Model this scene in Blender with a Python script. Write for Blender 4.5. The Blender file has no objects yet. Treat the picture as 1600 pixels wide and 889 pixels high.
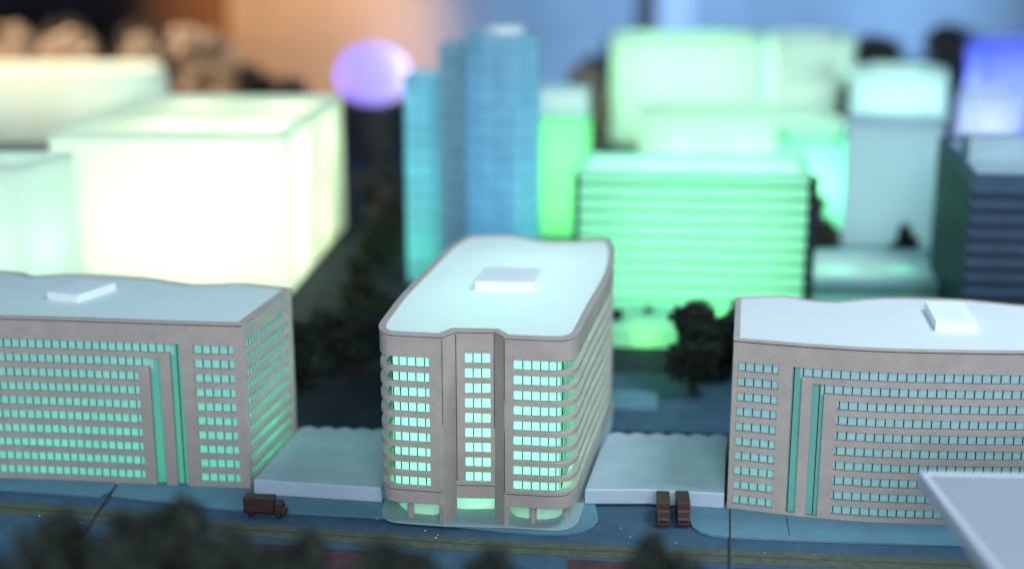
import bpy, bmesh, math, random
from mathutils import Vector, noise
# 1 blender unit = 1 cm of the tabletop city model
sc = bpy.context.scene
R = math.radians
# ---------------------------------------------------------------- camera
cam_d = bpy.data.cameras.new('camera'); cam = bpy.data.objects.new('camera', cam_d)
sc.collection.objects.link(cam); sc.camera = cam
cam.location = (0, 0, 28.5); cam.rotation_euler = (R(90 - 14.5), 0, 0)
cam_d.sensor_width = 36; cam_d.lens = 36 * 2100 / 1600
cam_d.clip_start = 0.5; cam_d.clip_end = 5000
cam_d.dof.use_dof = True
cam_d.dof.focus_distance = 66.2
APERTURE = 1.62                                   # cm, lens opening
cam_d.dof.aperture_fstop = (cam_d.lens / 1000) / APERTURE
cam_d.dof.aperture_blades = 0
# ---------------------------------------------------------------- world
w = bpy.data.worlds.new('World'); sc.world = w; w.use_nodes = True
w.node_tree.nodes['Background'].inputs[0].default_value = (0.30, 0.52, 0.85, 1)
w.node_tree.nodes['Background'].inputs[1].default_value = 0.34
sc.view_settings.view_transform = 'Standard'; sc.view_settings.look = 'None'
sc.view_settings.exposure = 0; sc.view_settings.gamma = 1
sc.render.engine = 'CYCLES'
sc.cycles.use_denoising = True
sc.cycles.max_bounces = 6; sc.cycles.diffuse_bounces = 4; sc.cycles.transmission_bounces = 4
sc.cycles.sample_clamp_indirect = 6
sc.cycles.caustics_reflective = False; sc.cycles.caustics_refractive = False
# ---------------------------------------------------------------- room lights
def light(name, kind, loc, power, color, size=1, target=None, spot=None, sizey=None):
    d = bpy.data.lights.new(name, kind); o = bpy.data.objects.new(name, d)
    sc.collection.objects.link(o); o.location = loc; d.energy = power; d.color = color
    if kind == 'AREA':
        d.size = size
        if sizey: d.shape = 'RECTANGLE'; d.size_y = sizey
    elif kind == 'POINT': d.shadow_soft_size = size
    elif kind == 'SPOT':
        d.shadow_soft_size = size; d.spot_size = R(spot or 60); d.spot_blend = 0.8
    if target is not None:
        o.rotation_euler = (Vector(target) - Vector(loc)).to_track_quat('-Z', 'Y').to_euler()
    return o
light('ceiling_softbox', 'AREA', (42, 60, 66), 31000, (0.80, 0.93, 1.0), 22, (0, 72, 5))
light('front_area_light', 'AREA', (4, -34, 44), 86000, (0.96, 0.94, 0.98), 50, (0, 66, 4))  # large unseen area light for the upright front faces
light('warm_room_lamp', 'SPOT', (-60, 330, 140), 5.2e6, (1.0, 0.47, 0.14), 14, (-84, 560, -10), 30)
light('warm_tree_spot', 'SPOT', (-95, 120, 90), 1.5e6, (1.0, 0.70, 0.46), 5, (-62, 220, 10), 26)  # unseen spot added to light the far beige trees
light('blue_room_lamp', 'SPOT', (160, 330, 120), 5.0e6, (0.26, 0.55, 1.0), 14, (95, 560, -10), 62)

# ---------------------------------------------------------------- materials
def nodes(name):
    m = bpy.data.materials.new(name); m.use_nodes = True
    nt = m.node_tree; nt.nodes.clear()
    out = nt.nodes.new('ShaderNodeOutputMaterial')
    return m, nt, out
def L(nt, a, b): nt.links.new(a, b)
def coord(nt, scale=(1, 1, 1)):
    tc = nt.nodes.new('ShaderNodeTexCoord'); mp = nt.nodes.new('ShaderNodeMapping')
    mp.inputs['Scale'].default_value = scale; L(nt, tc.outputs['Object'], mp.inputs[0]); return mp.outputs[0]
def nz(nt, vec, scale, detail=3, rough=.5):
    n = nt.nodes.new('ShaderNodeTexNoise'); L(nt, vec, n.inputs['Vector'])
    n.inputs['Scale'].default_value = scale; n.inputs['Detail'].default_value = detail
    n.inputs['Roughness'].default_value = rough; return n.outputs['Fac']
def ramp(nt, fac, stops):
    r = nt.nodes.new('ShaderNodeValToRGB'); L(nt, fac, r.inputs[0]); e = r.color_ramp.elements
    while len(e) < len(stops): e.new(0.5)
    for k, (p, c) in enumerate(stops): e[k].position = p; e[k].color = (*c, 1)
    return r.outputs[0]
def paint(name, col, rough=.7, var=.12, scale=1.2, bump=.0, bscale=14, speck=0, metallic=0, layers=0, spec=.3, col2=None):
    m, nt, out = nodes(name); p = nt.nodes.new('ShaderNodeBsdfPrincipled'); L(nt, p.outputs[0], out.inputs[0])
    v = coord(nt); f = nz(nt, v, scale, 5, .6)
    c2 = col2 or tuple(c * (1 + var) for c in col)
    c = ramp(nt, f, [(.3, tuple(x * (1 - var) for x in col)), (.7, c2)])
    if speck:
        f2 = nz(nt, v, 9, 2, .5)
        s = ramp(nt, f2, [(.0, (1 - speck,) * 3), (.30, (1 - speck,) * 3), (.40, (1, 1, 1))])
        mx = nt.nodes.new('ShaderNodeMixRGB'); mx.blend_type = 'MULTIPLY'; mx.inputs[0].default_value = 1
        L(nt, c, mx.inputs[1]); L(nt, s, mx.inputs[2]); c = mx.outputs[0]
    L(nt, c, p.inputs['Base Color']); p.inputs['Roughness'].default_value = rough
    p.inputs['Metallic'].default_value = metallic; p.inputs['Specular IOR Level'].default_value = spec
    if bump or layers:
        h = nz(nt, v, bscale, 3, .6)
        if layers:
            v2 = coord(nt, (.4, .4, 14)); h2 = nz(nt, v2, 1.6, 2, .5)
            ad = nt.nodes.new('ShaderNodeMath'); ad.operation = 'MULTIPLY_ADD'
            L(nt, h2, ad.inputs[0]); ad.inputs[1].default_value = layers; L(nt, h, ad.inputs[2]); h = ad.outputs[0]
        b = nt.nodes.new('ShaderNodeBump'); b.inputs['Strength'].default_value = bump
        b.inputs['Distance'].default_value = .08; L(nt, h, b.inputs['Height']); L(nt, b.outputs[0], p.inputs['Normal'])
    return m
def acrylic(name, refl, trans, rough=.4, var=.06, scale=2, gloss=.06):
    """milky translucent plastic: diffuse + translucent + a little gloss"""
    m, nt, out = nodes(name); v = coord(nt); f = nz(nt, v, scale, 4, .6)
    d = nt.nodes.new('ShaderNodeBsdfDiffuse'); t = nt.nodes.new('ShaderNodeBsdfTranslucent'); g = nt.nodes.new('ShaderNodeBsdfGlossy')
    g.inputs['Roughness'].default_value = rough
    L(nt, ramp(nt, f, [(.3, tuple(x * (1 - var) for x in refl)), (.7, refl)]), d.inputs[0])
    L(nt, ramp(nt, f, [(.3, tuple(x * (1 - var) for x in trans)), (.7, trans)]), t.inputs[0])
    a = nt.nodes.new('ShaderNodeAddShader'); L(nt, d.outputs[0], a.inputs[0]); L(nt, t.outputs[0], a.inputs[1])
    mx = nt.nodes.new('ShaderNodeMixShader'); mx.inputs[0].default_value = gloss
    L(nt, a.outputs[0], mx.inputs[1]); L(nt, g.outputs[0], mx.inputs[2]); L(nt, mx.outputs[0], out.inputs[0])
    return m
M = {}
M['taupe'] = paint('taupe_print', (.465, .435, .395), .62, .09, 1.0, .5, 16, speck=.12, layers=.45)
M['seam'] = paint('dark_seam', (.045, .04, .045), .8)
M['joint'] = paint('dark_joint', (.01, .035, .035), .7)
M['pane'] = acrylic('pane_acrylic', (.36, .56, .62), (.46, .58, .54), .35, .16, 2.6)
M['strip'] = acrylic('strip_acrylic', (.15, .40, .38), (.16, .30, .24), .35)
M['roof'] = acrylic('roof_acrylic', (.72, .80, .82), (.18, .18, .17), .5, .03, .8)
M['box'] = acrylic('rooftop_box_acrylic', (.84, .95, .95), (.3, .3, .3), .4)
M['podium'] = acrylic('podium_acrylic', (.50, .66, .78), (.18, .22, .20), .45, .08, .6)
M['white'] = acrylic('milky_white', (.60, .68, .68), (.34, .34, .32), .45)
M['slab'] = acrylic('frosted_white', (.36, .42, .48), (.08, .08, .08), .35, .10, .25)
M['edge'] = acrylic('brightened_edge', (.58, .64, .70), (.2, .2, .2), .3)
M['plinth'] = acrylic('plinth_acrylic', (.30, .44, .47), (.2, .22, .2), .5)
M['podshade'] = paint('podium_shaded_top', (.40, .55, .62), .6, .12, .35, .2, 12)  # darker tone paints the podium tops as less lit than their fronts
M['lobby'] = acrylic('lobby_acrylic', (.45, .6, .55), (.5, .5, .48), .35)
M['ground'] = paint('board', (.016, .026, .034), .75, .35, .25, .3, 6)
M['road'] = paint('road_blue', (.05, .112, .178), .6, .16, .7, .5, 22)
M['pave'] = paint('pavement_blue', (.11, .25, .335), .55, .12, .6, .3, 18)
M['olive'] = paint('olive_strip', (.095, .115, .085), .7, .25, 2.2, .4, 20)
M['olive_dark'] = paint('olive_line', (.06, .08, .06), .7, .2, 3)
M['brick'] = paint('red_brown_strip', (.085, .042, .048), .7, .3, 1.6, .3, 12)
M['truckm'] = paint('brown_metal', (.070, .036, .034), .42, .25, 4, .8, 9, metallic=.25, spec=.6)
M['truckd'] = paint('dark_brown', (.03, .014, .014), .5, .2, 4)
M['leaf'] = paint('foam_leaf', (.017, .026, .022), .85, .45, .9)
M['leaf2'] = paint('foam_leaf_green', (.034, .052, .024), .85, .45, .9)
M['leafb'] = paint('foam_leaf_beige', (.48, .39, .29), .8, .25, .5)
M['leafg'] = paint('foam_leaf_grey', (.075, .07, .06), .8, .4, .5)
M['bark'] = paint('twig', (.035, .026, .02), .9, .3, 3)
M['navy'] = paint('navy_wall', (.045, .095, .16), .6, .15, .5)
M['navyd'] = paint('navy_window', (.012, .018, .026), .4, .2, 1)
M['concrete'] = paint('pale_grey_wall', (.40, .56, .62), .7, .1, .4)
M['floor'] = paint('room_floor', (.30, .26, .24), .8, .3, .01)
M['wall'] = paint('room_wall', (.42, .42, .43), .9, .3, .012)
M['wood'] = paint('wood_panel', (.62, .33, .13), .7, .35, .02)
M['darkwall'] = paint('dark_sheet', (.075, .048, .044), .9, .6, .03)
M['pillar'] = paint('pale_pillar', (.75, .66, .68), .8, .1, .02)
M['brown'] = paint('falloff_tone', (.20, .12, .07), .8, .3, .03)  # mid tone painting the warm light's fade on the wall
M['plum'] = paint('plum_panel', (.08, .06, .12), .8, .2, .02)

# ---------------------------------------------------------------- object helpers
def link(o): sc.collection.objects.link(o); return o
def tag(o, label=None, cat=None, group=None, kind=None):
    for k, v in (('label', label), ('category', cat), ('group', group), ('kind', kind)):
        if v: o[k] = v
    return o
def empty(name, loc, label, cat, group=None):
    o = bpy.data.objects.new(name, None); o.empty_display_size = .5; o.location = loc
    return tag(link(o), label, cat, group)
def mesh(name, verts, faces, mats, parent=None, fm=None, smooth=False, bevel=0):
    me = bpy.data.meshes.new(name); me.from_pydata([tuple(v) for v in verts], [], faces)
    for m in (mats if isinstance(mats, (list, tuple)) else [mats]): me.materials.append(m)
    if fm: me.polygons.foreach_set('material_index', fm)
    if smooth: me.polygons.foreach_set('use_smooth', [True] * len(me.polygons))
    me.update(); o = link(bpy.data.objects.new(name, me))
    if parent is not None:
        o.parent = parent
        o.location = (0, 0, 0)
        # geometry is given in world space: shift into the parent's frame
        off = world_off(parent)
        me.transform(__import__('mathutils').Matrix.Translation((-off[0], -off[1], -off[2])))
    if bevel:
        b = o.modifiers.new('bevel', 'BEVEL'); b.width = bevel; b.segments = 2; b.limit_method = 'ANGLE'; b.angle_limit = R(40)
    return o
def world_off(o):
    v = Vector((0, 0, 0))
    while o is not None: v += o.location; o = o.parent
    return v
class MB:
    def __init__(s): s.v = []; s.f = []; s.m = []
    def add(s, v, f, mi=0):
        n = len(s.v); s.v += [tuple(p) for p in v]; s.f += [tuple(i + n for i in q) for q in f]; s.m += [mi] * len(f)
    def box(s, x0, x1, y0, y1, z0, z1, mi=0):
        s.add([(x, y, z) for z in (z0, z1) for x, y in ((x0, y0), (x1, y0), (x1, y1), (x0, y1))],
              [(3, 2, 1, 0), (4, 5, 6, 7), (0, 1, 5, 4), (1, 2, 6, 5), (2, 3, 7, 6), (3, 0, 4, 7)], mi)
    def obox(s, c, ux, hx, hy, z0, z1, mi=0):      # box with its long side along ux
        ux = Vector((ux[0], ux[1])).normalized(); uy = Vector((-ux[1], ux[0])); c = Vector((c[0], c[1]))
        ps = [c - ux * hx - uy * hy, c + ux * hx - uy * hy, c + ux * hx + uy * hy, c - ux * hx + uy * hy]
        s.add([(p[0], p[1], z) for z in (z0, z1) for p in ps],
              [(3, 2, 1, 0), (4, 5, 6, 7), (0, 1, 5, 4), (1, 2, 6, 5), (2, 3, 7, 6), (3, 0, 4, 7)], mi)
    def prism(s, poly, z0, z1, mi=0, top=True, bottom=True):
        n = len(poly)
        v = [(p[0], p[1], z0) for p in poly] + [(p[0], p[1], z1) for p in poly]
        f = [(i, (i + 1) % n, n + (i + 1) % n, n + i) for i in range(n)]
        if top: f.append(tuple(range(n, 2 * n)))
        if bottom: f.append(tuple(range(n - 1, -1, -1)))
        s.add(v, f, mi)
    def cyl(s, x, y, r0, r1, z0, z1, n=14, mi=0):
        v = [(x + r * math.cos(6.28318 * i / n), y + r * math.sin(6.28318 * i / n), z) for r, z in ((r0, z0), (r1, z1)) for i in range(n)]
        s.add(v, [(i, (i + 1) % n, n + (i + 1) % n, n + i) for i in range(n)] + [tuple(range(n, 2 * n)), tuple(range(n - 1, -1, -1))], mi)
    def hcyl(s, c, ax, r, hw, n=14, mi=0):         # wheel, axle along ax (2d)
        a = Vector((ax[0], ax[1], 0)).normalized(); b = Vector((-a[1], a[0], 0)); c = Vector(c)
        v = [c + a * sgn * hw + b * r * math.cos(6.28318 * i / n) + Vector((0, 0, r * math.sin(6.28318 * i / n))) for sgn in (-1, 1) for i in range(n)]
        s.add(v, [(i, (i + 1) % n, n + (i + 1) % n, n + i) for i in range(n)] + [tuple(range(n, 2 * n)), tuple(range(n - 1, -1, -1))], mi)
    def build(s, name, mats, parent=None, smooth=False, bevel=0): return mesh(name, s.v, s.f, mats, parent, s.m, smooth, bevel)

# ---- plan curves 
def smooth_path(pts, step=.35):
    """Catmull-Rom through pts, evenly fine; end points kept"""
    if len(pts) < 3: return [Vector(p) for p in pts]
    P = [Vector(p) for p in pts]; P = [P[0] * 2 - P[1]] + P + [P[-1] * 2 - P[-2]]; out = []
    for i in range(1, len(P) - 2):
        a, b, c, d = P[i - 1:i + 3]; n = max(2, int((c - b).length / step))
        for k in range(n):
            t = k / n
            out.append(.5 * ((2 * b) + (c - a) * t + (2 * a - 5 * b + 4 * c - d) * t * t + (3 * b - a - 3 * c + d) * t ** 3))
    out.append(Vector(pts[-1])); return out
def arcs(path):
    u = [0]
    for a, b in zip(path, path[1:]): u.append(u[-1] + (b - a).length)
    return u
def at(path, U, u):
    u = min(max(u, 0), U[-1])
    for i in range(len(path) - 1):
        if u <= U[i + 1] + 1e-9:
            t = (u - U[i]) / max(U[i + 1] - U[i], 1e-9); return path[i].lerp(path[i + 1], t)
def offset(path, d):
    """inward (left-hand) offset of an open path"""
    out = []
    for i, p in enumerate(path):
        t = Vector((0, 0))
        if i > 0: t += (p - path[i - 1]).normalized()
        if i < len(path) - 1: t += (path[i + 1] - p).normalized()
        t.normalize(); n = Vector((-t[1], t[0])); k = 1.0
        if 0 < i < len(path) - 1:
            c = max(.5, t.dot((path[i + 1] - p).normalized())); k = 1 / c
        out.append(p + n * d * k)
    return out
def offset_closed(path, d):
    n = len(path); out = []
    for i, p in enumerate(path):
        a = (p - path[i - 1]).normalized(); b = (path[(i + 1) % n] - p).normalized(); t = (a + b)
        t = t.normalized() if t.length > 1e-6 else b
        out.append(p + Vector((-t[1], t[0])) * d / max(.55, t.dot(b)))
    return out
def simplify(path, eps=1e-3):
    o = [path[0]]
    for p in path[1:]:
        if (p - o[-1]).length > eps: o.append(p)
    if (o[0] - o[-1]).length <= eps: o.pop()
    return o

def facade(path, z0, z1, holes, th, name, mat, parent, bevel=.025):
    """wall of thickness th along the plan path with openings (u0,u1,z0,z1)"""
    U = arcs(path); us = set(round(u, 4) for u in U); zs = {z0, z1}
    for a, b, c, d in holes:
        us |= {round(max(0, a), 4), round(min(b, U[-1]), 4)}; zs |= {round(c, 4), round(d, 4)}
    us = sorted(us); keep = [us[0]]
    hs = set(round(x, 4) for h in holes for x in h[:2])
    for u in us[1:]:
        if u - keep[-1] > .02: keep.append(u)
        elif u in hs: keep[-1] = u
    us = keep; zs = sorted(zs)
    outer = [at(path, U, u) for u in us]; inner = offset(outer, th)
    def solid(i, j):
        if i < 0 or j < 0 or i >= len(us) - 1 or j >= len(zs) - 1: return False
        u = (us[i] + us[i + 1]) / 2; z = (zs[j] + zs[j + 1]) / 2
        return not any(a < u < b and c < z < d for a, b, c, d in holes)
    nu, nzs = len(us), len(zs); V = []
    for side in (outer, inner):
        for p in side:
            for z in zs: V.append((p[0], p[1], z))
    o = lambda i, j: i * nzs + j
    q = lambda i, j: nu * nzs + i * nzs + j
    F = []
    for i in range(nu - 1):
        for j in range(nzs - 1):
            if not solid(i, j): continue
            F.append((o(i, j), o(i + 1, j), o(i + 1, j + 1), o(i, j + 1)))
            F.append((q(i, j + 1), q(i + 1, j + 1), q(i + 1, j), q(i, j)))
            if not solid(i - 1, j): F.append((o(i, j), o(i, j + 1), q(i, j + 1), q(i, j)))
            if not solid(i + 1, j): F.append((o(i + 1, j + 1), o(i + 1, j), q(i + 1, j), q(i + 1, j + 1)))
            if not solid(i, j - 1): F.append((o(i, j), q(i, j), q(i + 1, j), o(i + 1, j)))
            if not solid(i, j + 1): F.append((o(i, j + 1), o(i + 1, j + 1), q(i + 1, j + 1), q(i, j + 1)))
    used = sorted({i for f in F for i in f}); mp = {k: n for n, k in enumerate(used)}
    return mesh(name, [V[k] for k in used], [tuple(mp[i] for i in f) for f in F], mat, parent, None, False, bevel)

def inset(path, U, u, d):
    """point d (number or function of u) behind the wall line at u"""
    e = .04; a = at(path, U, u - e); c = at(path, U, u + e); t = (c - a).normalized()
    return at(path, U, u) + Vector((-t[1], t[0])) * (d(u) if callable(d) else d)
def sheet(path, U, u0, u1, z0, z1, d):
    us = [u0] + [u for u in U if u0 + .03 < u < u1 - .03] + [u1]
    pts = [inset(path, U, u, d) for u in us]
    V = []; F = []
    for p in pts: V += [(p[0], p[1], z0), (p[0], p[1], z1)]
    for i in range(len(pts) - 1): F.append((2 * i, 2 * i + 2, 2 * i + 3, 2 * i + 1))
    return V, F
def window_band(path, hole, depth, parent, pitch=.44, phase=.2, mull=True, mat='pane', name='window_band', ext=.14, jw=.054):
    """one ribbon of milky panes behind the wall, with its dark joints"""
    U = arcs(path); u0, u1, z0, z1 = hole; b = MB()
    a0, a1 = max(0, u0 - ext), min(U[-1], u1 + ext)
    V, F = sheet(path, U, a0, a1, z0 - ext, z1 + ext, depth); b.add(V, F, 0)
    if mull:
        u = u0 + phase
        while u < u1 - .04:
            dd = depth(u) if callable(depth) else depth
            p0, p1 = [inset(path, U, x, dd) for x in (u - jw / 2, u + jw / 2)]
            q0, q1 = [inset(path, U, x, dd - .03) for x in (u - jw / 2, u + jw / 2)]
            za, zb = z0 - ext, z1 + ext
            b.add([(p[0], p[1], z) for z in (za, zb) for p in (q0, q1, p1, p0)],
                  [(0, 1, 5, 4), (1, 2, 6, 5), (3, 0, 4, 7), (4, 5, 6, 7), (3, 2, 1, 0)], 1)
            u += pitch * (1 + random.uniform(-.012, .012))
    return b.build(name, [M[mat], M['joint']], parent)

def ring(outline, z0, z1, w_, name, mat, parent, proud=.03, bevel=.02):
    a = offset_closed(outline, -proud); c = offset_closed(outline, w_); n = len(a)
    V = [(p[0], p[1], z) for z in (z0, z1) for s in (a, c) for p in s]; F = []
    for i in range(n):
        k = (i + 1) % n
        F += [(i, k, 2 * n + k, 2 * n + i), (n + k, n + i, 3 * n + i, 3 * n + k),
              (2 * n + i, 2 * n + k, 3 * n + k, 3 * n + i), (k, i, n + i, n + k)]
    return mesh(name, V, F, mat, parent, None, False, bevel)
def flat(outline, z, name, mat, parent=None):
    """one flat sheet; triangulated safely for concave outlines"""
    bm = bmesh.new(); vs = [bm.verts.new((p[0], p[1], z)) for p in outline]; f = bm.faces.new(vs)
    bmesh.ops.triangulate(bm, faces=[f]); bm.normal_update()
    for f in bm.faces:
        if f.normal.z < 0: f.normal_flip()
    V = [v.co[:] for v in bm.verts]; bm.verts.index_update(); F = [tuple(v.index for v in f.verts) for f in bm.faces]; bm.free()
    return mesh(name, V, F, mat, parent)
def slab_mesh(outline, z0, z1, name, mat, parent=None, bevel=0):
    b = MB(); b.prism(outline, z0, z1); return b.build(name, mat, parent, bevel=bevel)

# ================================================================ SETTING
random.seed(4)
def structure(o): o['kind'] = 'structure'; return o
structure(slab_mesh([(-140, 30), (150, 30), (150, 245), (-140, 245)], -2.0, 0, 'ground', M['ground']))
structure(flat([(-900, -200), (900, -200), (900, 900), (-900, 900)], -78, 'room_floor', M['floor']))
b = MB(); b.box(-900, 900, 560, 570, -78, 260); structure(b.build('room_wall', M['wall']))
for nm, mt, x0, x1, y0 in (('room_dark_sheet', 'darkwall', -420, -150, 548), ('room_falloff_panel', 'brown', -150, -116, 550), ('room_pillar', 'pillar', 58, 72, 545)):  # dark sheet added to darken the wall's left; brown step paints the lamp's fade
    b = MB(); b.box(x0, x1, y0, 559.5, -78, 250); structure(b.build(nm, M[mt]))
def lerp_line(pts, x):
    for a, c in zip(pts, pts[1:]):
        if a[0] <= x <= c[0]: t = (x - a[0]) / (c[0] - a[0]); return a[1] + (c[1] - a[1]) * t
    return pts[0][1] if x < pts[0][0] else pts[-1][1]
KERB = [(-45, 68.6), (-27.2, 66.3), (-21.4, 65.3), (-15.5, 63.95), (-6.5, 62.7), (-.6, 61.4), (9, 61.2), (10.6, 60.5), (24.6, 59.2), (45, 57.6)]
def band(d0, d1, z, name, mat, x0=-45, x1=45, follow=None, thick=.03):
    """a strip following the road line, between d0 and d1 cm nearer than it"""
    base = follow or [(-45, 67.6), (-27, 65.0), (-21, 64.05), (-14.8, 62.5), (0, 60.25), (6.2, 59.65), (24.2, 58.0), (45, 56.2)]
    xs = [x0 + (x1 - x0) * i / 60 for i in range(61)]
    top = [Vector((x, lerp_line(base, x) - d0)) for x in xs]; bot = [Vector((x, lerp_line(base, x) - d1)) for x in reversed(xs)]
    return structure(slab_mesh(bot[::-1] + top[::-1], z - thick, z, name, mat))
band(-9, 18, .02, 'road', M['road'], thick=.018)
band(0.0, .62, .045, 'verge', M['olive'])
band(.62, .80, .038, 'verge', M['olive_dark'])
band(.80, 1.45, .045, 'verge', M['olive'])
band(2.2, 4.4, .05, 'brick_path', M['brick'], -15, -4.2)
band(1.75, 4.2, .05, 'brick_path', M['brick'], 2.6, 6)
band(1.9, 3.2, .052, 'brick_path', M['brick'], 10.4, 20)
structure(slab_mesh([Vector(p) for p in ((4.5, 75.5), (30, 73.5), (30, 84), (5, 86.5))], .004, .03, 'road', M['road']))
structure(slab_mesh([Vector(p) for p in ((6.0, 79), (9.0, 78.7), (9.4, 82), (6.5, 82.3))], .035, .2, 'pavement', M['pave']))
# pavements (thin card sheets)
pl = [(-45, 71), (-45, 68.6), (-27.2, 66.35), (-21.7, 65.4), (-21.25, 66.3), (-21.3, 68), (-30, 71)]
structure(slab_mesh([Vector(p) for p in pl], .022, .16, 'pavement', M['pave'], bevel=.02))
pm = [(-21.1, 71), (-21.05, 65.5), (-17.5, 64.5), (-15.4, 63.95), (-12, 63.45), (-6.47, 62.8), (-3, 61.85), (-.6, 61.2), (1.2, 60.85), (2.4, 60.8), (3.4, 61.1), (4.1, 61.8), (4.35, 62.6), (4.3, 64.6), (4.3, 71)]
structure(slab_mesh([Vector(p) for p in pm], .022, .15, 'pavement', M['pave'], bevel=.02))
pr1 = [(8.95, 64.6), (8.95, 61.7), (9.25, 61.1), (9.7, 60.75), (10.3, 60.55), (10.60, 60.5), (11.24, 64.6)]
structure(slab_mesh([Vector(p) for p in pr1], .022, .16, 'pavement', M['pave'], bevel=.02))
pr2 = [(10.68, 60.47), (14, 60.15), (24.6, 59.2), (45, 57.5), (45, 68), (11.86, 68)]
structure(slab_mesh([Vector(p) for p in pr2], .022, .16, 'pavement', M['pave'], bevel=.02))
# board joints: dark grooves where the model's boards meet
def groove(a, c, wd, z, name='board_joint'):
    b = MB(); a = Vector(a); c = Vector(c); m_ = (a + c) / 2
    b.obox(m_, c - a, (c - a).length / 2, wd / 2, z - .1, z); o = b.build(name, M['seam']); o['kind'] = 'structure'; return o
groove((-21.2, 66.4), (-21.0, 57), .16, .075)
groove((11.17, 63.85), (10.0, 56.5), .10, .12)
groove((13.87, 62.9), (13.58, 60.6), .05, .166)
# bits of debris on the road
random.seed(11)
b = MB()
for _ in range(20):
    x = random.uniform(-26, 22); y = random.uniform(58.5, 63.2); r = random.uniform(.02, .045)
    b.cyl(x, y, r, r * .5, .165 if (y > 61 and x > -12) else .05, .20 if (y > 61 and x > -12) else .08, 6)
tag(b.build('dust', M['box']), 'tiny white specks of dust scattered over the blue road', 'dust', None, 'stuff')

# ================================================================ FRONT BUILDINGS
def rows(top, n, pitch, h): return [(top - k * pitch - h, top - k * pitch) for k in range(n)]
def L_pts(*p): return [Vector(q) for q in p]

# ---------------- left building
random.seed(7)
lf = smooth_path([(-33.5, 67.9), (-30.3, 67.95), (-26.87, 67.8), (-23.6, 67.5), (-20.2, 67.1), (-16.8, 66.7), (-13.9, 66.45)], .6)
ls = L_pts((-13.9, 66.45), (-12.54, 73.83))
lb = smooth_path([(-12.54, 73.83), (-15.46, 74.95), (-17.0, 74.75), (-18.6, 74.8), (-20.92, 76.05), (-23.4, 76.85), (-26.5, 77.15), (-28.1, 76.7), (-29.4, 77.6), (-33, 78.6)], .5)
lw = L_pts((-33, 78.6), (-33.5, 67.9))
TL = empty('model_building', (-22, 72, 0), 'taupe model block on the left, curved front with windows turning down into tall slots', 'model building')
RZ = rows(8.02, 10, .79, .495); TOP = 9.06
holesL = [(.3, 16.3, *RZ[0]), (15.72, 16.3, .12, RZ[0][0] + .01), (.3, 15.12, *RZ[1]), (14.56, 15.12, .12, RZ[1][0] + .01)]
holesL += [(.3, 13.95, *RZ[k]) for k in range(2, 10)] + [(17.0, 19.15, *RZ[k]) for k in range(10)]
facade(lf, 0.02, TOP, holesL, .24, 'wall', M['taupe'], TL)
for k in range(10):
    e = 15.74 if k == 0 else 14.58 if k == 1 else 13.95
    window_band(lf, (.3, e, *RZ[k]), .26, TL, phase=.15)
    window_band(lf, (17.0, 19.15, *RZ[k]), .26, TL, phase=.42, pitch=.46)
window_band(lf, (15.72, 16.3, .12, 8.02), .33, TL, pitch=.30, phase=.30, mat='strip', name='window_slot')
window_band(lf, (14.56, 15.12, .12, 7.2), .33, TL, pitch=.46, phase=.46, mat='strip', name='window_slot')
SR = rows(8.17, 10, .79, .495)
facade(ls, 0.02, TOP, [(.45, 6.9, *r) for r in SR], .24, 'wall', M['taupe'], TL)
for r in SR: window_band(ls, (.45, 6.9, *r), .26, TL, phase=.15, pitch=.40)
facade(lb, 0.02, TOP, [], .24, 'wall', M['taupe'], TL); facade(lw, 0.02, TOP, [], .24, 'wall', M['taupe'], TL)
oL = simplify(lf + ls[1:] + lb[1:] + lw[1:])
ring(offset_closed(oL, .06), TOP, TOP + .05, .2, 'roof_seam', M['seam'], TL, 0, 0)
ring(oL, TOP + .05, TOP + .16, .34, 'roof_rim', M['taupe'], TL, .02)
flat(offset_closed(oL, .25), TOP + .1, 'roof', M['roof'], TL)
def rooftop(poly, z, h, par):
    b = MB(); b.prism([Vector(p) for p in poly], z, z + h); return b.build('rooftop_box', M['box'], par, bevel=.02)
rooftop([(-25.6, 71.5), (-23.69, 70.8), (-22.4, 73.6), (-24.3, 74.3)], TOP + .1, .42, TL)
for x, p in ((-30, 1.0), (-24.5, 1.0), (-19.5, 1.1), (-15.5, 1.1)):
    light('building_led', 'POINT', (x, 71.2, 1.8), 215 * p, (.10, 1.0, .55), .6)

# ---------------- right building
rf = smooth_path([(11.02, 63.92), (14.05, 63.0), (17.1, 62.3), (20.1, 61.95), (24.7, 61.75), (29, 61.9), (33, 62.4)], .6)
rr = L_pts((33, 62.4), (34, 69.5))
rb = smooth_path([(34, 69.5), (31, 69.4), (27.7, 70.3), (24.67, 71.5), (21.26, 71.9), (19.42, 71.6), (17.56, 71.05), (16.3, 71.5), (15.16, 72.3), (12.42, 72)], .5)
rs = L_pts((12.42, 72), (11.02, 63.92))
TR = empty('model_building', (22, 67, 0), 'taupe model block on the right, small window column by its left corner, pale blue roof', 'model building')
RZr = rows(8.0, 10, .79, .485)
holesR = [(2.95, 21.8, *RZr[0]), (2.95, 3.42, .27, RZr[0][0] + .01), (3.93, 21.8, *RZr[1]), (3.93, 4.52, .22, RZr[1][0] + .01)]
holesR += [(5.15, 21.8, *RZr[k]) for k in range(2, 10)] + [(.26, 2.27, *RZr[k]) for k in range(10)]
facade(rf, 0.02, TOP - .03, holesR, .26, 'wall', M['taupe'], TR)
for k in range(10):
    s = 3.44 if k == 0 else 4.5 if k == 1 else 5.15
    window_band(rf, (s, 21.8, *RZr[k]), .28, TR, phase=.13 if k > 1 else .02, pitch=.452)
    window_band(rf, (.26, 2.27, *RZr[k]), .28, TR, phase=.34, pitch=.44)
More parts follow.
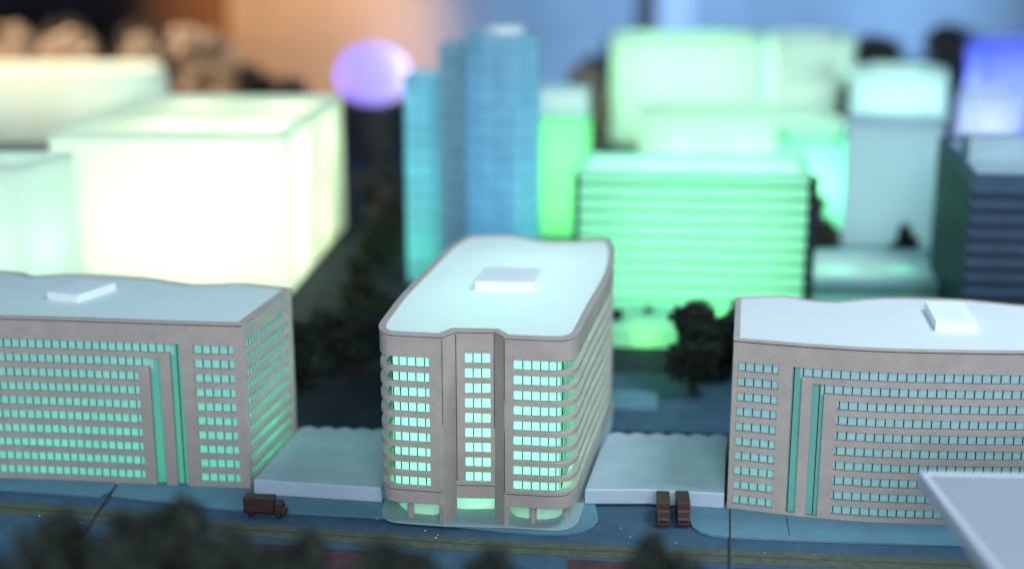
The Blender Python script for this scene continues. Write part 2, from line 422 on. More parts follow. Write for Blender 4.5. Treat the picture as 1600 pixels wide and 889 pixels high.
window_band(rf, (2.95, 3.42, .27, 8.0), .34, TR, pitch=.5, phase=.06, mat='strip', name='window_slot')
window_band(rf, (3.93, 4.52, .22, 7.19), .34, TR, pitch=.6, phase=.36, mat='strip', name='window_slot')
facade(rs, 0.02, TOP - .03, [(.45, 7.6, *r) for r in RZr], .24, 'wall', M['taupe'], TR)
for r in RZr: window_band(rs, (.45, 7.6, *r), .26, TR, phase=.15, pitch=.42)
facade(rb, 0.02, TOP - .03, [], .24, 'wall', M['taupe'], TR); facade(rr, 0.02, TOP - .03, [], .24, 'wall', M['taupe'], TR)
oR = simplify(rf + rr[1:] + rb[1:] + rs[1:])
ring(offset_closed(oR, .06), TOP - .03, TOP + .02, .2, 'roof_seam', M['seam'], TR, 0, 0)
ring(oR, TOP + .02, TOP + .12, .30, 'roof_rim', M['taupe'], TR, .02)
flat(offset_closed(oR, .22), TOP + .07, 'roof', M['roof'], TR)
rooftop([(21.5, 65.5), (23.5, 65.2), (24.1, 69.1), (22.1, 69.4)], TOP + .07, .5, TR)
for x, p in ((13.5, 1.2), (17.5, .7), (22, .45), (27, .4)):
    light('building_led', 'POINT', (x, 67.2, 1.6), 75 * p, (.12, 1.0, .66), .6)

# ---------------- middle building
TMd = empty('model_building', (0, 72, 0), 'taupe model block in the middle standing on stilts, rounded corners and notched front', 'model building')
mL = smooth_path([(-2.86, 83.9), (-3.93, 80.4), (-5.06, 74.0), (-5.85, 69.5), (-6.42, 64.9), (-6.52, 63.6), (-6.40, 62.75), (-6.05, 62.28), (-5.45, 62.08), (-4.4, 61.9), (-3.37, 61.72)], .22)
mC = L_pts((-2.74, 62.66), (-0.87, 62.55))
mR = smooth_path([(-0.37, 61.56), (.8, 61.4), (1.7, 61.27), (2.3, 61.25), (2.8, 61.48), (3.12, 61.95), (3.35, 62.8), (4.2, 67.2), (5.25, 72.2), (5.85, 75.8), (6.25, 80), (6.25, 82.4)], .22)
c1 = L_pts((-3.37, 61.72), (-2.74, 62.66)); c2 = L_pts((-0.87, 62.55), (-0.37, 61.56))
mB = smooth_path([(6.25, 82.4), (5.7, 82.95), (2.6, 82.2), (0, 84.1), (-2.86, 83.9)], .4)
MT = 9.86; MZ = rows(8.84, 9, .775, .505); W0, W1 = 1.93, 1.24
UL = arcs(mL)[-1]; UR = arcs(mR)[-1]
hl = [(.6, UL - .66, *r) for r in MZ]; hr = [(.42, UR - .6, *r) for r in MZ]; hc = [(.42, 1.68, *r) for r in MZ]
facade(mL, W0, MT, hl, .30, 'wall', M['taupe'], TMd); facade(mR, W0, MT, hr, .30, 'wall', M['taupe'], TMd)
facade(mC, W0, MT, hc, .2, 'wall', M['taupe'], TMd); facade(mB, W0, MT, [], .3, 'wall', M['taupe'], TMd)
dl = lambda u: .36 + .42 * min(1, max(0, (UL - 2.75 - u) / 1.3))
dr = lambda u: .36 + .42 * min(1, max(0, (u - 2.5) / 1.3))
for k, r in enumerate(MZ):
    window_band(mL, hl[k], dl, TMd, phase=.11, pitch=.43, ext=.13, jw=.052); window_band(mR, hr[k], dr, TMd, phase=.43, pitch=.43, ext=.13, jw=.052)
    window_band(mC, hc[k], .24, TMd, phase=.40, pitch=.42, ext=.1)
# the two slanted piers run down to the ground
def thickwall(a, c, th, z0, z1):
    a = Vector(a); c = Vector(c); d = (c - a).normalized(); n = Vector((-d[1], d[0]))
    return [a, c, c + n * th, a + n * th]
for p, z0, z1 in ((c1[0], 5.5, 9.8), (c1[1], 2.2, 9.8), (c2[0], 5.0, 9.8), (c2[1], 2.0, 5.2), (c2[1], 6.8, 9.8)):
    b = MB(); b.obox(p + Vector((0, -.012)), (1, 0), .017, .017, z0, z1); b.build('wall_seam', M['seam'], TMd)
b = MB(); b.prism(thickwall(c1[0], c1[1], .3, 0, 0), .1, MT); b.build('pier', M['taupe'], TMd, bevel=.025)
b = MB(); b.prism(thickwall(c2[0], c2[1], .3, 0, 0), .1, MT); b.build('pier', M['taupe'], TMd, bevel=.025)
# lower band under a dark seam
oM = simplify(mL + c1[1:] + mC[1:] + c2[1:] + mR[1:] + mB[1:])
ring(offset_closed(oM, .05), W0 - .04, W0, .2, 'wall_seam', M['seam'], TMd, 0, 0)
for pth, th in ((mL, .34), (mR, .34), (mC, .2), (mB, .3)):
    facade(pth, W1, W0 - .04, [], th, 'base_band', M['taupe'], TMd)
flat(offset_closed(oM, .1), W1 + .06, 'soffit', M['taupe'], TMd)
ring(offset_closed(oM, .05), MT, MT + .05, .2, 'roof_seam', M['seam'], TMd, 0, 0)
ring(oM, MT + .05, MT + .17, .33, 'roof_rim', M['taupe'], TMd, .03)
flat(offset_closed(oM, .24), MT + .10, 'roof', M['roof'], TMd)
rooftop([(-2.0, 70.4), (1.2, 70.2), (1.75, 73.4), (-1.5, 73.8)], MT + .10, .5, TMd)
# plinth, lobbies and stilts
pm_ = offset_closed(oM, -.10)
pm_s = [p for p in pm_ if not (-3.3 < p[0] < -.5 and p[1] < 63.2)]
slab_mesh(pm_s, .15, .23, 'plinth', M['plinth'], TMd, bevel=.02)
def lobby(pts): 
    b = MB(); b.prism(smooth_path(pts, .2)[:-1], .23, W1 + .05); b.build('lobby', M['lobby'], TMd)
lobby([(-5.3, 63.3), (-4.5, 62.95), (-3.75, 63.0), (-3.4, 64), (-3.4, 68), (-5.0, 68), (-5.75, 66), (-5.8, 64.3), (-5.3, 63.3)])
lobby([(.2, 62.7), (1.0, 62.4), (1.9, 62.4), (2.55, 63.0), (3.1, 65), (3.8, 69), (.4, 69), (0, 66), (-.1, 63.6), (.2, 62.7)])
b = MB(); b.box(-3.1, -.35, 63.6, 69, .23, W1 + .05); b.build('lobby', M['lobby'], TMd)
for x, y in ((-5.1, 62.75), (1.05, 62.0), (2.72, 62.65), (-6.0, 65.6), (3.45, 65.8), (-5.5, 69.6), (4.3, 70), (5.1, 75), (-4.5, 75)):
    b = MB(); b.cyl(x, y, .17, .17, .2, W1 + .08, 16); b.build('stilt', M['taupe'], TMd, smooth=False)
for (x, y, z, p) in ((-3.1, 66, 3.0, 1.1), (-3.0, 66, 5.4, 1), (.9, 65.8, 3.0, 1.1), (.9, 65.8, 5.4, 1), (-1, 70, 4.5, 1.6), (1.4, 77, 5, 2.2)):
    light('building_led', 'POINT', (x, y, z), 150 * p * (1 if y < 68 else 4.6), ((.16, 1.0, .36) if y < 68 else (.6, 1.0, .8)), .5)
for (x, y) in ((-4.6, 65.2), (-1.7, 65), (1.5, 64.8)):
    light('lobby_led', 'POINT', (x, y, .7), 120, (.34, 1.0, .62), .15)
for (x, y) in ((-3.2, 62.9), (-.4, 62.9)):
    light('lobby_led', 'POINT', (x + .3, y + .25, 1.0), 4, (.2, 1.0, .55), .08)

# ================================================================ PODIUMS
def podium(poly, h, label):
    o = slab_mesh([Vector(p) for p in poly], .16, h, 'model_podium', M['podium'], None, bevel=.06)
    flat(offset_closed([Vector(p) for p in poly], .07), h + .012, 'shaded_top', M['podshade'], o)  # sheet with shade put into its colour, dimmer than the body
    return tag(o, label, 'podium')
def scallop(x0, y0, x1, y1, n, r):
    out = []
    for i in range(n * 6 + 1):
        t = i / (n * 6); a = abs(math.sin(t * n * math.pi)) * r
        out.append((x0 + (x1 - x0) * t, y0 + (y1 - y0) * t + a))
    return out
podium([(-13.55, 65.6), (-10, 65.05), (-6.75, 64.55)] + [(-6.5, 69)] + scallop(-7.0, 72.8, -12.3, 73.3, 5, .35), .98, 'low pale blue podium slab between the left and middle blocks')
podium([(3.75, 64.35), (7, 64.35), (10.85, 63.8), (11.9, 70)] + scallop(12.3, 71.9, 5.5, 72.3, 6, .35) + [(4.9, 70)], .98, 'low pale blue podium slab between the middle and right blocks')

# ================================================================ TRUCKS
def make_truck(label):
    t = empty('box_truck', (0, 0, 0), label, 'truck', 'miniature box trucks')
    b = MB(); b.box(-1.05, .62, -.34, .34, .30, 1.12); b.build('cargo_box', M['truckm'], t, bevel=.04)
    b = MB(); b.box(-1.05, 1.05, -.22, .22, .18, .30); b.build('chassis', M['truckd'], t, bevel=.02)
    b = MB()
    pr = [(.68, .20), (1.20, .20), (1.22, .44), (1.14, .50), (1.06, .80), (.98, .86), (.68, .86)]
    n = len(pr); b.add([(x, y, z) for y in (-.31, .31) for x, z in pr],
        [tuple(range(n)), tuple(range(2 * n - 1, n - 1, -1))] + [((i + 1) % n, i, n + i, n + (i + 1) % n) for i in range(n)])
    cab = b.build('cab', M['truckm'], t, bevel=.03)
    b = MB(); b.add([(1.075, -.25, .78), (1.145, -.25, .53), (1.145, .25, .53), (1.075, .25, .78), (1.055, -.25, .78), (1.12, -.25, .53), (1.12, .25, .53), (1.055, .25, .78)],
        [(0, 1, 2, 3), (7, 6, 5, 4), (0, 3, 7, 4), (1, 0, 4, 5), (2, 1, 5, 6), (3, 2, 6, 7)]); b.build('windscreen', M['truckd'], cab)
    b = MB(); b.box(1.205, 1.27, -.33, .33, .16, .27); b.build('bumper', M['truckm'], t, bevel=.02)
    b = MB(); b.box(1.21, 1.235, -.18, .18, .30, .42); b.build('grille', M['truckd'], t)
    for s in (-1, 1):
        b = MB(); b.hcyl((1.235, s * .25, .36), (1, 0), .05, .02, 10); b.build('headlight', M['truckm'], t)
        for x in (.92, -.62):
            b = MB(); b.hcyl((x, s * .28, .17), (0, 1), .17, .07, 16); wv = b.build('wheel', M['truckd'], t, bevel=.015)
            b = MB(); b.hcyl((x, s * .345, .17), (0, 1), .08, .015, 10); b.build('hub', M['truckm'], wv)
    return t
def copy_tree(o, parent=None):
    c = o.copy(); sc.collection.objects.link(c); c.parent = parent
    for ch in list(o.children): copy_tree(ch, c)
    return c
t1 = make_truck('brown miniature box truck parked side-on before the left podium')
t2 = copy_tree(t1); t2['label'] = 'brown miniature box truck facing the camera, nearer the middle block'
t3 = copy_tree(t1); t3['label'] = 'brown miniature box truck facing the camera, nearer the right block'
t1.location = (-12.55, 63.0, .16); t1.rotation_euler.z = R(-6); t1.scale = (.93,) * 3
t2.location = (7.62, 62.85, .02); t2.rotation_euler.z = R(-95); t2.scale = (.93, .98, 1.0)
t3.location = (8.62, 62.85, .02 + .0); t3.rotation_euler.z = R(-94); t3.scale = (.93, .98, 1.0)

# ================================================================ WHITE SLAB, LOWER RIGHT
o = empty('model_canopy', (24, 47, 0), 'frosted white canopy slab on posts, out of focus in the lower right corner', 'canopy')
slab_mesh([Vector(p) for p in ((17.25, 37), (32, 37), (32, 51.1), (17.2, 51.8))], 6.35, 7.0, 'canopy_slab', M['slab'], o, bevel=.05)
slab_mesh([Vector(p) for p in ((16.95, 36.9), (17.24, 36.9), (17.19, 51.81), (32, 51.11), (32, 51.4), (16.9, 52.1))], 6.33, 7.03, 'lit_edge_strip', M['edge'], o, bevel=.05)  # whiter strip added so the slab's edge looks lit
for x, y in ((21, 40), (30, 40), (30, 49), (24.5, 49.2)):
    b = MB(); b.cyl(x, y, .35, .35, 0, 6.36, 16); b.build('post', M['white'], o)

# ================================================================ BACKGROUND MODEL CITY
def shell(poly, z0, z1, name, mat, parent, bevel=0):
    b = MB(); b.prism([Vector(p) for p in poly], z0, z1, top=False, bottom=False); return b.build(name, mat, parent, bevel=bevel)
def rect(cx, cy, wx, wy, deg):
    a = R(deg); ux = Vector((math.cos(a), math.sin(a))); uy = Vector((-ux[1], ux[0])); c = Vector((cx, cy))
    return [c - ux * wx / 2 - uy * wy / 2, c + ux * wx / 2 - uy * wy / 2, c + ux * wx / 2 + uy * wy / 2, c - ux * wx / 2 + uy * wy / 2]
def city_block(poly, h, label, wall, roof, leds, color, power, band=None, cat='model building', lsize=.8):
    cx = sum(p[0] for p in poly) / len(poly); cy = sum(p[1] for p in poly) / len(poly)
    t = empty('model_building', (cx, cy, 0), label, cat)
    poly = [Vector(p) for p in poly]
    shell(poly, 0, h, 'wall', wall, t)
    flat(offset_closed(poly, .02), h - .04, 'roof', roof, t)
    ring(poly, h - .3, h + .25, .35, 'parapet', wall, t, .03, 0)
    if band:
        n, z0, pitch, hh, mat, faces, jw = band
        for k in range(n):
            b = MB(); z = z0 + k * pitch
            for fi in faces:
                a, c = poly[fi], poly[(fi + 1) % len(poly)]; d = (c - a); Ln = d.length; d.normalize(); nn = Vector((d[1], -d[0]))
                cnt = max(2, int(Ln / jw)); s = Ln / cnt
                for q in range(cnt):
                    m_ = a + d * (s * (q + .5)) + nn * .03
                    b.obox(m_, d, s * .33, .06, z, z + hh)
            b.build('window_band', mat, t)
    for x, y, z in leds: light('building_led', 'POINT', (x, y, z), power, color, lsize)
    return t
# --- milky acrylics for the far buildings
M['aq_white'] = acrylic('acrylic_white', (.62, .72, .66), (.5, .5, .46), .5)
M['aq_green'] = acrylic('acrylic_green', (.30, .62, .48), (.40, .52, .44), .5)
M['aq_blue'] = acrylic('acrylic_blue', (.24, .45, .53), (.14, .34, .42), .25, .2, .5, .10)
M['aq_teal'] = acrylic('acrylic_teal', (.28, .50, .52), (.14, .42, .42), .25, .2, .5, .10)
M['aq_pale'] = acrylic('acrylic_pale', (.50, .66, .70), (.3, .34, .34), .5)
M['aq_violet'] = acrylic('acrylic_violet', (.10, .14, .40), (.34, .36, .62), .5)
M['aq_lilac'] = acrylic('acrylic_lilac', (.30, .24, .44), (.46, .40, .52), .5)
M['aq_roof'] = acrylic('acrylic_roof', (.80, .90, .88), (.5, .48, .5), .5)
M['bandg'] = paint('green_window', (.02, .13, .09), .5)
M['bandd'] = paint('dark_window', (.012, .02, .028), .5)
M['gridl'] = paint('tower_grid', (.09, .28, .38), .5)

# blue stepped tower (D ~ 112)
T = empty('model_tower', (-2.5, 116, 0), 'tall blue stepped glass model tower behind the middle block', 'model tower')
def shaft(poly, h, mat, roofm, name, floors, grid=True):
    poly = [Vector(p) for p in poly]; s = shell(poly, 0, h, name, mat, T)
    flat(offset_closed(poly, .02), h - .05, 'roof', roofm, T); ring(poly, h - .1, h + .15, .3, 'parapet', mat, T, .02, 0)
    if grid:
        b = MB()
        for k in range(floors):
            z = h - 1.1 - k * 1.45
            for i in range(len(poly)):
                a, c = poly[i], poly[(i + 1) % len(poly)]; d = c - a; nn = Vector((d[1], -d[0])).normalized()
                b.obox((a + c) / 2 + nn * .02, d, d.length / 2, .03, z, z + .06)
        for i in range(len(poly)):
            a, c = poly[i], poly[(i + 1) % len(poly)]; d = c - a; nn = Vector((d[1], -d[0])).normalized(); n = max(1, int(d.length / .95))
            for q in range(1, n): b.obox(a + d * q / n + nn * .02, d, .03, .03, 0, h - .2)
        b.build('window_grid', M['gridl'], T)
shaft([(-8.9, 111.2), (-5.6, 110.4), (-5.6, 116.4), (-8.4, 117)], 17.2, M['aq_teal'], M['aq_roof'], 'low_wing', 11)
shaft([(-5.95, 110.0), (-3.6, 109.5), (-3.2, 117), (-5.5, 117.4)], 19.7, M['aq_blue'], M['aq_roof'], 'middle_wing', 13)
shaft([(-3.7, 109.0), (-2.4, 108.2), (.2, 107.8), (1.9, 108.9), (2.3, 111.5), (1.4, 114.6), (-1, 115.6), (-3.6, 114.4)], 20.8, M['aq_blue'], M['aq_roof'], 'main_shaft', 14)
b = MB(); b.cyl(-.7, 111.6, 1.75, 1.65, 20.8, 21.5, 28); b.build('roof_drum', M['white'], T)
for z, p, c in ((3, 900, (.25, 1, .75)), (9, 700, (.2, .8, 1)), (15, 500, (.2, .65, 1))):
    light('tower_led', 'POINT', (-7.2, 113.8, z), p * .42, c, .6); light('tower_led', 'POINT', (-.6, 111.8, z), p * .42, (.2, .6, 1), .6)

# banded green block (D ~ 100)
green = city_block([(5.0, 100.6), (22.3, 99.2), (23.6, 108.2), (6.2, 109.6)], 11.1, 'bright green model office block with thin window rows behind the middle block',
           M['aq_green'], M['aq_roof'], [(8.5, 104.5, 2.2), (14, 104.2, 2.0), (19.5, 103.8, 2.2), (11, 104.5, 7.5), (18, 104, 7.5)], (.32, 1.0, .52), 700,
           (11, .35, .98, .34, M['bandg'], (0, 1), .40))
b = MB(); b.obox((22.55, 99.1), (1, -.08), .32, .32, 0, 11.2); b.build('corner_column', M['bandd'], green)
b = MB(); b.obox((4.9, 100.45), (1, -.08), .2, .2, 0, 11.2); b.build('corner_column', M['bandg'], green)
for x, y in ((7.2, 95), (9.6, 93.2), (10.3, 97), (13.4, 93.5), (15.5, 96.5)): light('added_glow_led', 'POINT', (x, y, .5), 75, (.26, 1.0, .12), .3)  # LEDs added inside the slab to make it glow
o = slab_mesh([Vector(p) for p in ((5.5, 92.5), (16.5, 91.5), (17.5, 98.4), (6.2, 99.6))], .02, 1.3, 'model_glow_slab', M['aq_green'], None, bevel=.05)  # added slab standing in for ground lit green by the block
tag(o, 'added slab standing for lit ground, glowing green at the foot of the banded green block', 'lit ground slab')
# big overexposed left block
city_block([(-37, 107), (-18.3, 107.4), (-17.0, 134), (-37, 134)], 13.0, 'huge overexposed white green-lit model block filling the upper left',
           M['aq_white'], M['aq_white'], [(-32, 112, 3), (-26, 112, 3), (-21, 113, 3), (-20.5, 124, 3), (-29, 115, 10.4), (-21.5, 114, 10.4), (-21, 127, 10), (-30, 128, 10)], (.92, 1.0, .60), 980)
city_block([(-47, 95.5), (-35.3, 95.2), (-33.4, 101.5), (-47, 102)], 12.4, 'pale green-grey model block at the left edge before the white block',
           M['aq_white'], M['aq_white'], [(-42, 98.5, 3), (-38, 98.5, 6)], (.60, 1.0, .70), 520)
city_block([(-82, 190), (-48.5, 190), (-54, 206), (-84, 206)], 9.8, 'pale mint flat-topped model block far back on the left',
           M['aq_white'], M['aq_white'], [(-72, 196, 6), (-60, 196, 6), (-54, 195, 7)], (.66, 1.0, .78), 800)
# green narrow block right of the tower
narrow = city_block([(2.2, 128.5), (7.2, 128), (7.9, 135), (2.9, 135.5)], 11.9, 'narrow bright green model block with white top right of the blue tower',
           M['aq_green'], M['white'], [(4.6, 131.5, 3), (4.8, 131.5, 8)], (.24, 1.0, .20), 640)
b = MB(); b.prism([Vector(p) for p in ((2.3, 128.6), (7.1, 128.1), (7.8, 134.9), (3.0, 135.4))], 11.95, 14.2); b.build('rooftop_box', M['aq_roof'], narrow, bevel=.2)
# big mint block behind
city_block([(14.2, 190), (34.6, 189), (36, 204), (15, 205)], 14.6, 'large glowing pale mint model block behind the left half of the banded green block',
           M['aq_white'], M['aq_white'], [(20, 196, 5), (29, 196, 5), (20, 196, 11), (29, 196, 11)], (.44, 1.0, .58), 1400)
city_block([(36.4, 186), (44, 185), (47.5, 188), (48, 198), (37, 199)], 15.0, 'glowing pale mint model block with a cut corner, right of the large mint block',
           M['aq_white'], M['aq_white'], [(41, 191, 5), (42, 191, 11)], (.62, 1.0, .84), 1500)
city_block([(14.5, 150), (35.5, 149), (36, 156), (15, 157)], 9.6, 'lower wide pale mint model block just above the roof of the banded green block',
           M['aq_white'], M['aq_white'], [(19, 153, 4), (26, 153, 4), (32, 153, 4)], (.46, 1.0, .66), 900)
city_block([(26.5, 129), (31.0, 128.5), (33.6, 131), (33, 135), (27, 136)], 9.6, 'low round-cornered green glowing model block beside the mint block',
           M['aq_green'], M['aq_white'], [(29.5, 132, 5)], (.34, 1.0, .60), 1500)
# pale grey tower, right; weak inner LEDs added to brighten it
city_block([(31.2, 124.5), (39.8, 123.2), (41.5, 132), (33.0, 133)], 11.4, 'plain pale blue-grey model tower on the right behind the teal block',
           M['aq_pale'], M['aq_pale'], [(35, 128, 3), (38, 128, 8)], (.55, .92, 1.0), 260)
city_block([(46.0, 180), (55.5, 179), (58.5, 182), (58, 190), (47, 191)], 11.0, 'cyan-white glowing model block behind the pale grey tower',
           M['aq_white'], M['aq_white'], [(50, 185, 6), (54, 185, 6)], (.50, .95, 1.0), 1300)
city_block([(64.5, 186), (80, 185), (81, 197), (65.5, 198)], 14.2, 'violet-blue glowing model block at the upper right edge',
           M['aq_violet'], M['aq_violet'], [(68, 191, 7), (75, 190, 7)], (.30, .42, 1.0), 3000)
city_block([(57.5, 170), (64, 169), (65, 175), (58.5, 176)], 9.4, 'low lilac glowing model block before the violet-blue one',
           M['aq_white'], M['aq_white'], [(61, 172.5, 5)], (.40, .42, 1.0), 800)
# teal low block with one window band
city_block([(22.7, 99.8), (33.5, 99), (35.5, 109.5), (24.5, 110)], 2.9, 'low teal flat-roofed model building between the green and navy blocks',
           M['aq_teal'], M['aq_roof'], [(26, 104, 1.5), (31, 104, 1.5)], (.15, 1.0, .6), 160, (1, 2.0, 1, .5, M['bandd'], (0,), .4))
# navy banded block
nv = city_block([(30.6, 88.2), (46, 86.2), (49, 104), (33.7, 105.5)], 13.0, 'dark navy model office block with window rows at the right edge',
           M['navy'], M['concrete'], [(40, 96, 4)], (.1, .4, .5), 5, (12, .6, 1.0, .42, M['bandd'], (0, 3), .46))
for x, y, wx, wy, h in ((35, 97, 4, 3, 1.6), (40, 99, 3, 4, 1.2)):
    p = rect(x, y, wx, wy, -8); b = MB(); b.prism(p, 12.95, 12.95 + h); b.build('rooftop_box', M['concrete'], nv, bevel=.05)
# violet dome
b = MB(); t = empty('model_dome', (-18.5, 182, 0), 'violet glowing domed model hall beyond the white block', 'model dome')
n, mseg = 32, 12; V = []; F = []
for j in range(mseg + 1):
    a = -math.pi / 2.4 + j / mseg * (math.pi / 2.4 + math.pi / 2)
    for i in range(n):
        th = i / n * 2 * math.pi; V.append((-18.6 + 4.9 * math.cos(a) * math.cos(th), 182 + 6 * math.cos(a) * math.sin(th), 10.6 + 4.1 * math.sin(a)))
for j in range(mseg):
    for i in range(n): k = (i + 1) % n; F.append((j * n + i, j * n + k, (j + 1) * n + k, (j + 1) * n + i))
mesh('dome', V, F, M['aq_lilac'], t, None, True)
b = MB(); b.cyl(-18.4, 182, 2.6, 2.2, 0, 6.9, 24); b.build('stem', M['leafg'], t)
light('dome_led', 'POINT', (-21.5, 181, 10), 1100, (.24, .16, 1.0), .8); light('dome_led', 'POINT', (-16.2, 181, 11), 800, (.80, .90, 1.0), .8)

# ================================================================ TREES
def crown_mesh(name, mat, n, rx, rz, seed, leaf, zc, lobes=9):
    rnd = random.Random(seed); V = []; F = []
    cs = []
    for _ in range(lobes):
        a = rnd.uniform(0, 6.283); r = rnd.uniform(.15, .62); z = rnd.uniform(-.75, .8)
        k = math.sqrt(max(.05, 1 - z * z * .8))
        cs.append((Vector((math.cos(a) * r * rx * k, math.sin(a) * r * rx * k, z * rz)), rnd.uniform(.28, .5) * rx * (1 - .35 * max(0, z))))
    for _ in range(n):
        c, r = rnd.choice(cs); d = Vector((rnd.gauss(0, 1), rnd.gauss(0, 1), rnd.gauss(0, 1))).normalized()
        p = c + d * r * (rnd.random() ** .45) + Vector((0, 0, zc))
        q = [Vector((rnd.uniform(-1, 1), rnd.uniform(-1, 1), rnd.uniform(-1, 1))) * leaf for _ in range(3)]
        i = len(V); V += [p + x for x in q]; F.append((i, i + 1, i + 2))
    me = bpy.data.meshes.new(name); me.from_pydata([tuple(v) for v in V], [], F); me.materials.append(mat); return me
def trunk_mesh(name, h, r, seed):
    rnd = random.Random(seed); b = MB(); b.cyl(0, 0, r, r * .45, 0, h * .8, 9)
    for _ in range(6):
        a = rnd.uniform(0, 6.28); z = h * rnd.uniform(.3, .6); l = h * rnd.uniform(.2, .34)
        p0 = Vector((0, 0, z)); p1 = Vector((math.cos(a) * l, math.sin(a) * l, z + l * .8)); s = r * .3
        b.add([p0 + Vector((-s, 0, 0)), p0 + Vector((s, 0, 0)), p0 + Vector((0, s, s)), p1], [(0, 1, 3), (1, 2, 3), (2, 0, 3)])
    me = bpy.data.meshes.new(name); me.from_pydata(b.v, [], b.f); me.materials.append(M['bark']); return me
KIND = {}
for nm, mat, n, rx, rz, zc, leaf, lobes in (
        ('tall', 'leaf', 5200, 1.0, 1.25, 1.6, .12, 15), ('round', 'leaf', 5000, 1.1, .95, 1.2, .12, 14), ('green', 'leaf2', 4000, 1.0, .95, 1.2, .12, 13),
        ('beige', 'leafb', 1800, 1.1, 1.0, 1.35, .16, 8), ('grey', 'leafg', 1800, 1.1, 1.0, 1.35, .16, 8)):
    for v in range(2):
        KIND[nm, v] = (crown_mesh('crown', M[mat], n, rx, rz, hash_ := len(nm) * 7 + v * 13 + len(mat), leaf, zc, lobes), trunk_mesh('trunk', zc, .13, v + 3))
def tree(kind, v, x, y, h, label, group, wide=1.0, z=0):
    cm, tm = KIND[kind, v]; top = max(p.co.z for p in cm.vertices)
    t = empty('model_tree', (x, y, z), label, 'model tree', group); s = h / top
    t.scale = (s * wide, s * wide, s); t.rotation_euler.z = (x * 7.3 + y * 3.1) % 6.28
    for nm, me in (('crown', cm), ('trunk', tm)):
        o = link(bpy.data.objects.new(nm, me)); o.parent = t
    return t
# foreground row, far out of focus
FG = [(8, 842, 39, .8, 'round'), (60, 798, 40, .72, 'tall'), (150, 814, 39, .6, 'tall'), (240, 786, 40.5, .8, 'tall'), (315, 812, 40, .7, 'tall'), (455, 836, 40, .66, 'tall'),
      (598, 816, 40, .8, 'tall'), (768, 858, 39, .6, 'tall'), (1000, 822, 41, .45, 'tall'), (1055, 842, 40, .8, 'round')]
FGL = ['low dark blurred tree cut off by the left edge of the frame', 'dark out-of-focus tree just in from the lower left corner', 'narrow dark blurred tree just left of the tallest foreground tree', 'tallest broad dark blurred tree in the lower left foreground',
       'dark blurred tree just right of the tallest foreground tree', 'short dark blurred tree below the side-on truck', 'dark blurred tree below the left corner of the middle block',
       'faint low blurred tree tip below the middle block', 'thin pointed blurred tree below the pair of trucks', 'wide low blurred tree right of the thin pointed one']
for i, (px, py, D, wd, kd) in enumerate(FG):
    ang = R(14.5) + math.atan((py - 444.5) / 2100); h = 28.5 - D * math.tan(ang)
    dep = D * math.cos(R(14.5)) + (28.5 - h) * math.sin(R(14.5))
    tree(kd, i % 2, (px - 800) / 2100 * dep, D, h, FGL[i], 'foreground trees', wd)
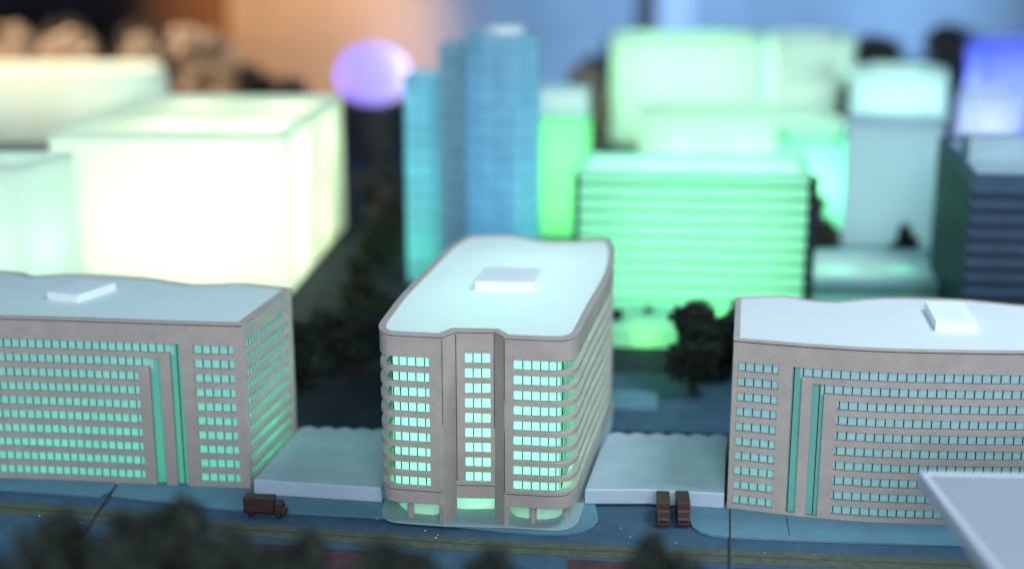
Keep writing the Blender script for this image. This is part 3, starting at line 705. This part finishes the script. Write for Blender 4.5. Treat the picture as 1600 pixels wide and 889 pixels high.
# trees behind the front blocks
BG = [('tall', 0, 11.7, 82.5, 6.0, 1.3, 'big dark tree beside the right block, before the green block'),
      ('round', 1, 13.9, 85, 4.9, 1.3, 'dark tree tucked behind the left corner of the right block'),
      ('round', 1, 7.6, 95, 2.2, 1.0, 'small dark bush at the foot of the green block next to the middle block'),
      ('green', 0, 10.2, 97, 1.8, 1.0, 'small bush in the green glow below the window rows'),
      ('round', 0, 15.4, 90, 4.3, 1.0, 'dark tree before the right foot of the green block'),
      ('round', 0, -13.6, 84, 4.6, 1.4, 'dark tree right behind the left block in the dim courtyard'),
      ('round', 1, -10.6, 87, 4.4, 1.5, 'dark tree in the middle of the dim courtyard'),
      ('green', 1, -7.8, 90, 4.6, 1.3, 'dark green tree in the courtyard close to the middle block'),
      ('green', 0, -13.4, 90, 3.6, 1.1, 'green tree at the mouth of the narrow street'),
      ('green', 1, -11.0, 96, 4.6, 1.0, 'tall green tree halfway along the narrow street'),
      ('tall', 1, -9.3, 93, 4.0, .9, 'dark narrow tree just left of the tower foot'),
      ('green', 0, -12.2, 104, 4.2, 1.1, 'green tree beside the white block corner'),
      ('green', 1, -11.4, 114, 5.4, 1.0, 'tree far along the narrow street left of the tower'),
      ('grey', 0, -11.9, 126, 6.0, 1.1, 'grey-brown tree at the far end of the narrow street'),
      ('grey', 1, -13.6, 138, 6.4, 1.2, 'pale greyish tree closing the street view'),
      ('round', 0, 33.4, 112.5, 4.8, .8, 'small round dark tree before the pale grey tower'),
      ('grey', 1, 26.8, 116, 6.8, .9, 'dark tree between the green block and the pale tower'),
      ('grey', 0, 9.6, 124, 9.2, .45, 'thin brown tree between the narrow green block and the mint block'),
      ('beige', 0, -68, 188, 17.2, 1.1, 'warm beige tree at the far upper left edge'), ('beige', 1, -61, 190, 16.6, 1.1, 'warm beige tree left of the gap above the mint block'),
      ('beige', 0, -51.5, 186, 16.0, 1.0, 'small warm beige tree above the corner of the mint block'), ('beige', 1, -43, 192, 17.0, 1.15, 'largest warm beige tree, right of the mint block'),
      ('grey', 0, -35.5, 186, 12.0, 1.2, 'grey tree right of the largest beige tree'), ('grey', 1, -30, 182, 10.5, 1.1, 'dark grey tree left of the violet dome'),
      ('grey', 1, -66, 203, 17, 1.2, 'dark tree behind the two leftmost beige ones'), ('grey', 0, -56, 204, 17, 1.2, 'dark tree behind the small beige one'),
      ('beige', 1, 8.0, 168, 13.6, .9, 'pinkish tree between the tower and the mint block'), ('grey', 0, 14, 205, 14, 1.0, 'grey tree above the mint block roof'),
      ('grey', 1, 46, 190, 14.5, 1.2, 'large dark blue-grey tree left of the violet-blue block'), ('grey', 0, 52, 198, 15.5, 1.1, 'dark tree just behind the violet-blue block'),
      ('grey', 0, 64, 200, 17, 1.0, 'dark tree above the violet-blue block'), ('grey', 1, 56, 212, 13.5, 1.3, 'dusky tree behind the cyan-white block')]
for kd, v, x, y, h, wd, lab in BG:
    if y > 180 and x < -35: x, y, h = x * 1.13, y * 1.13, 28.5 - (28.5 - h) * 1.13
    tree(kd, v, x, y, h, lab, 'trees among the model blocks', wd)
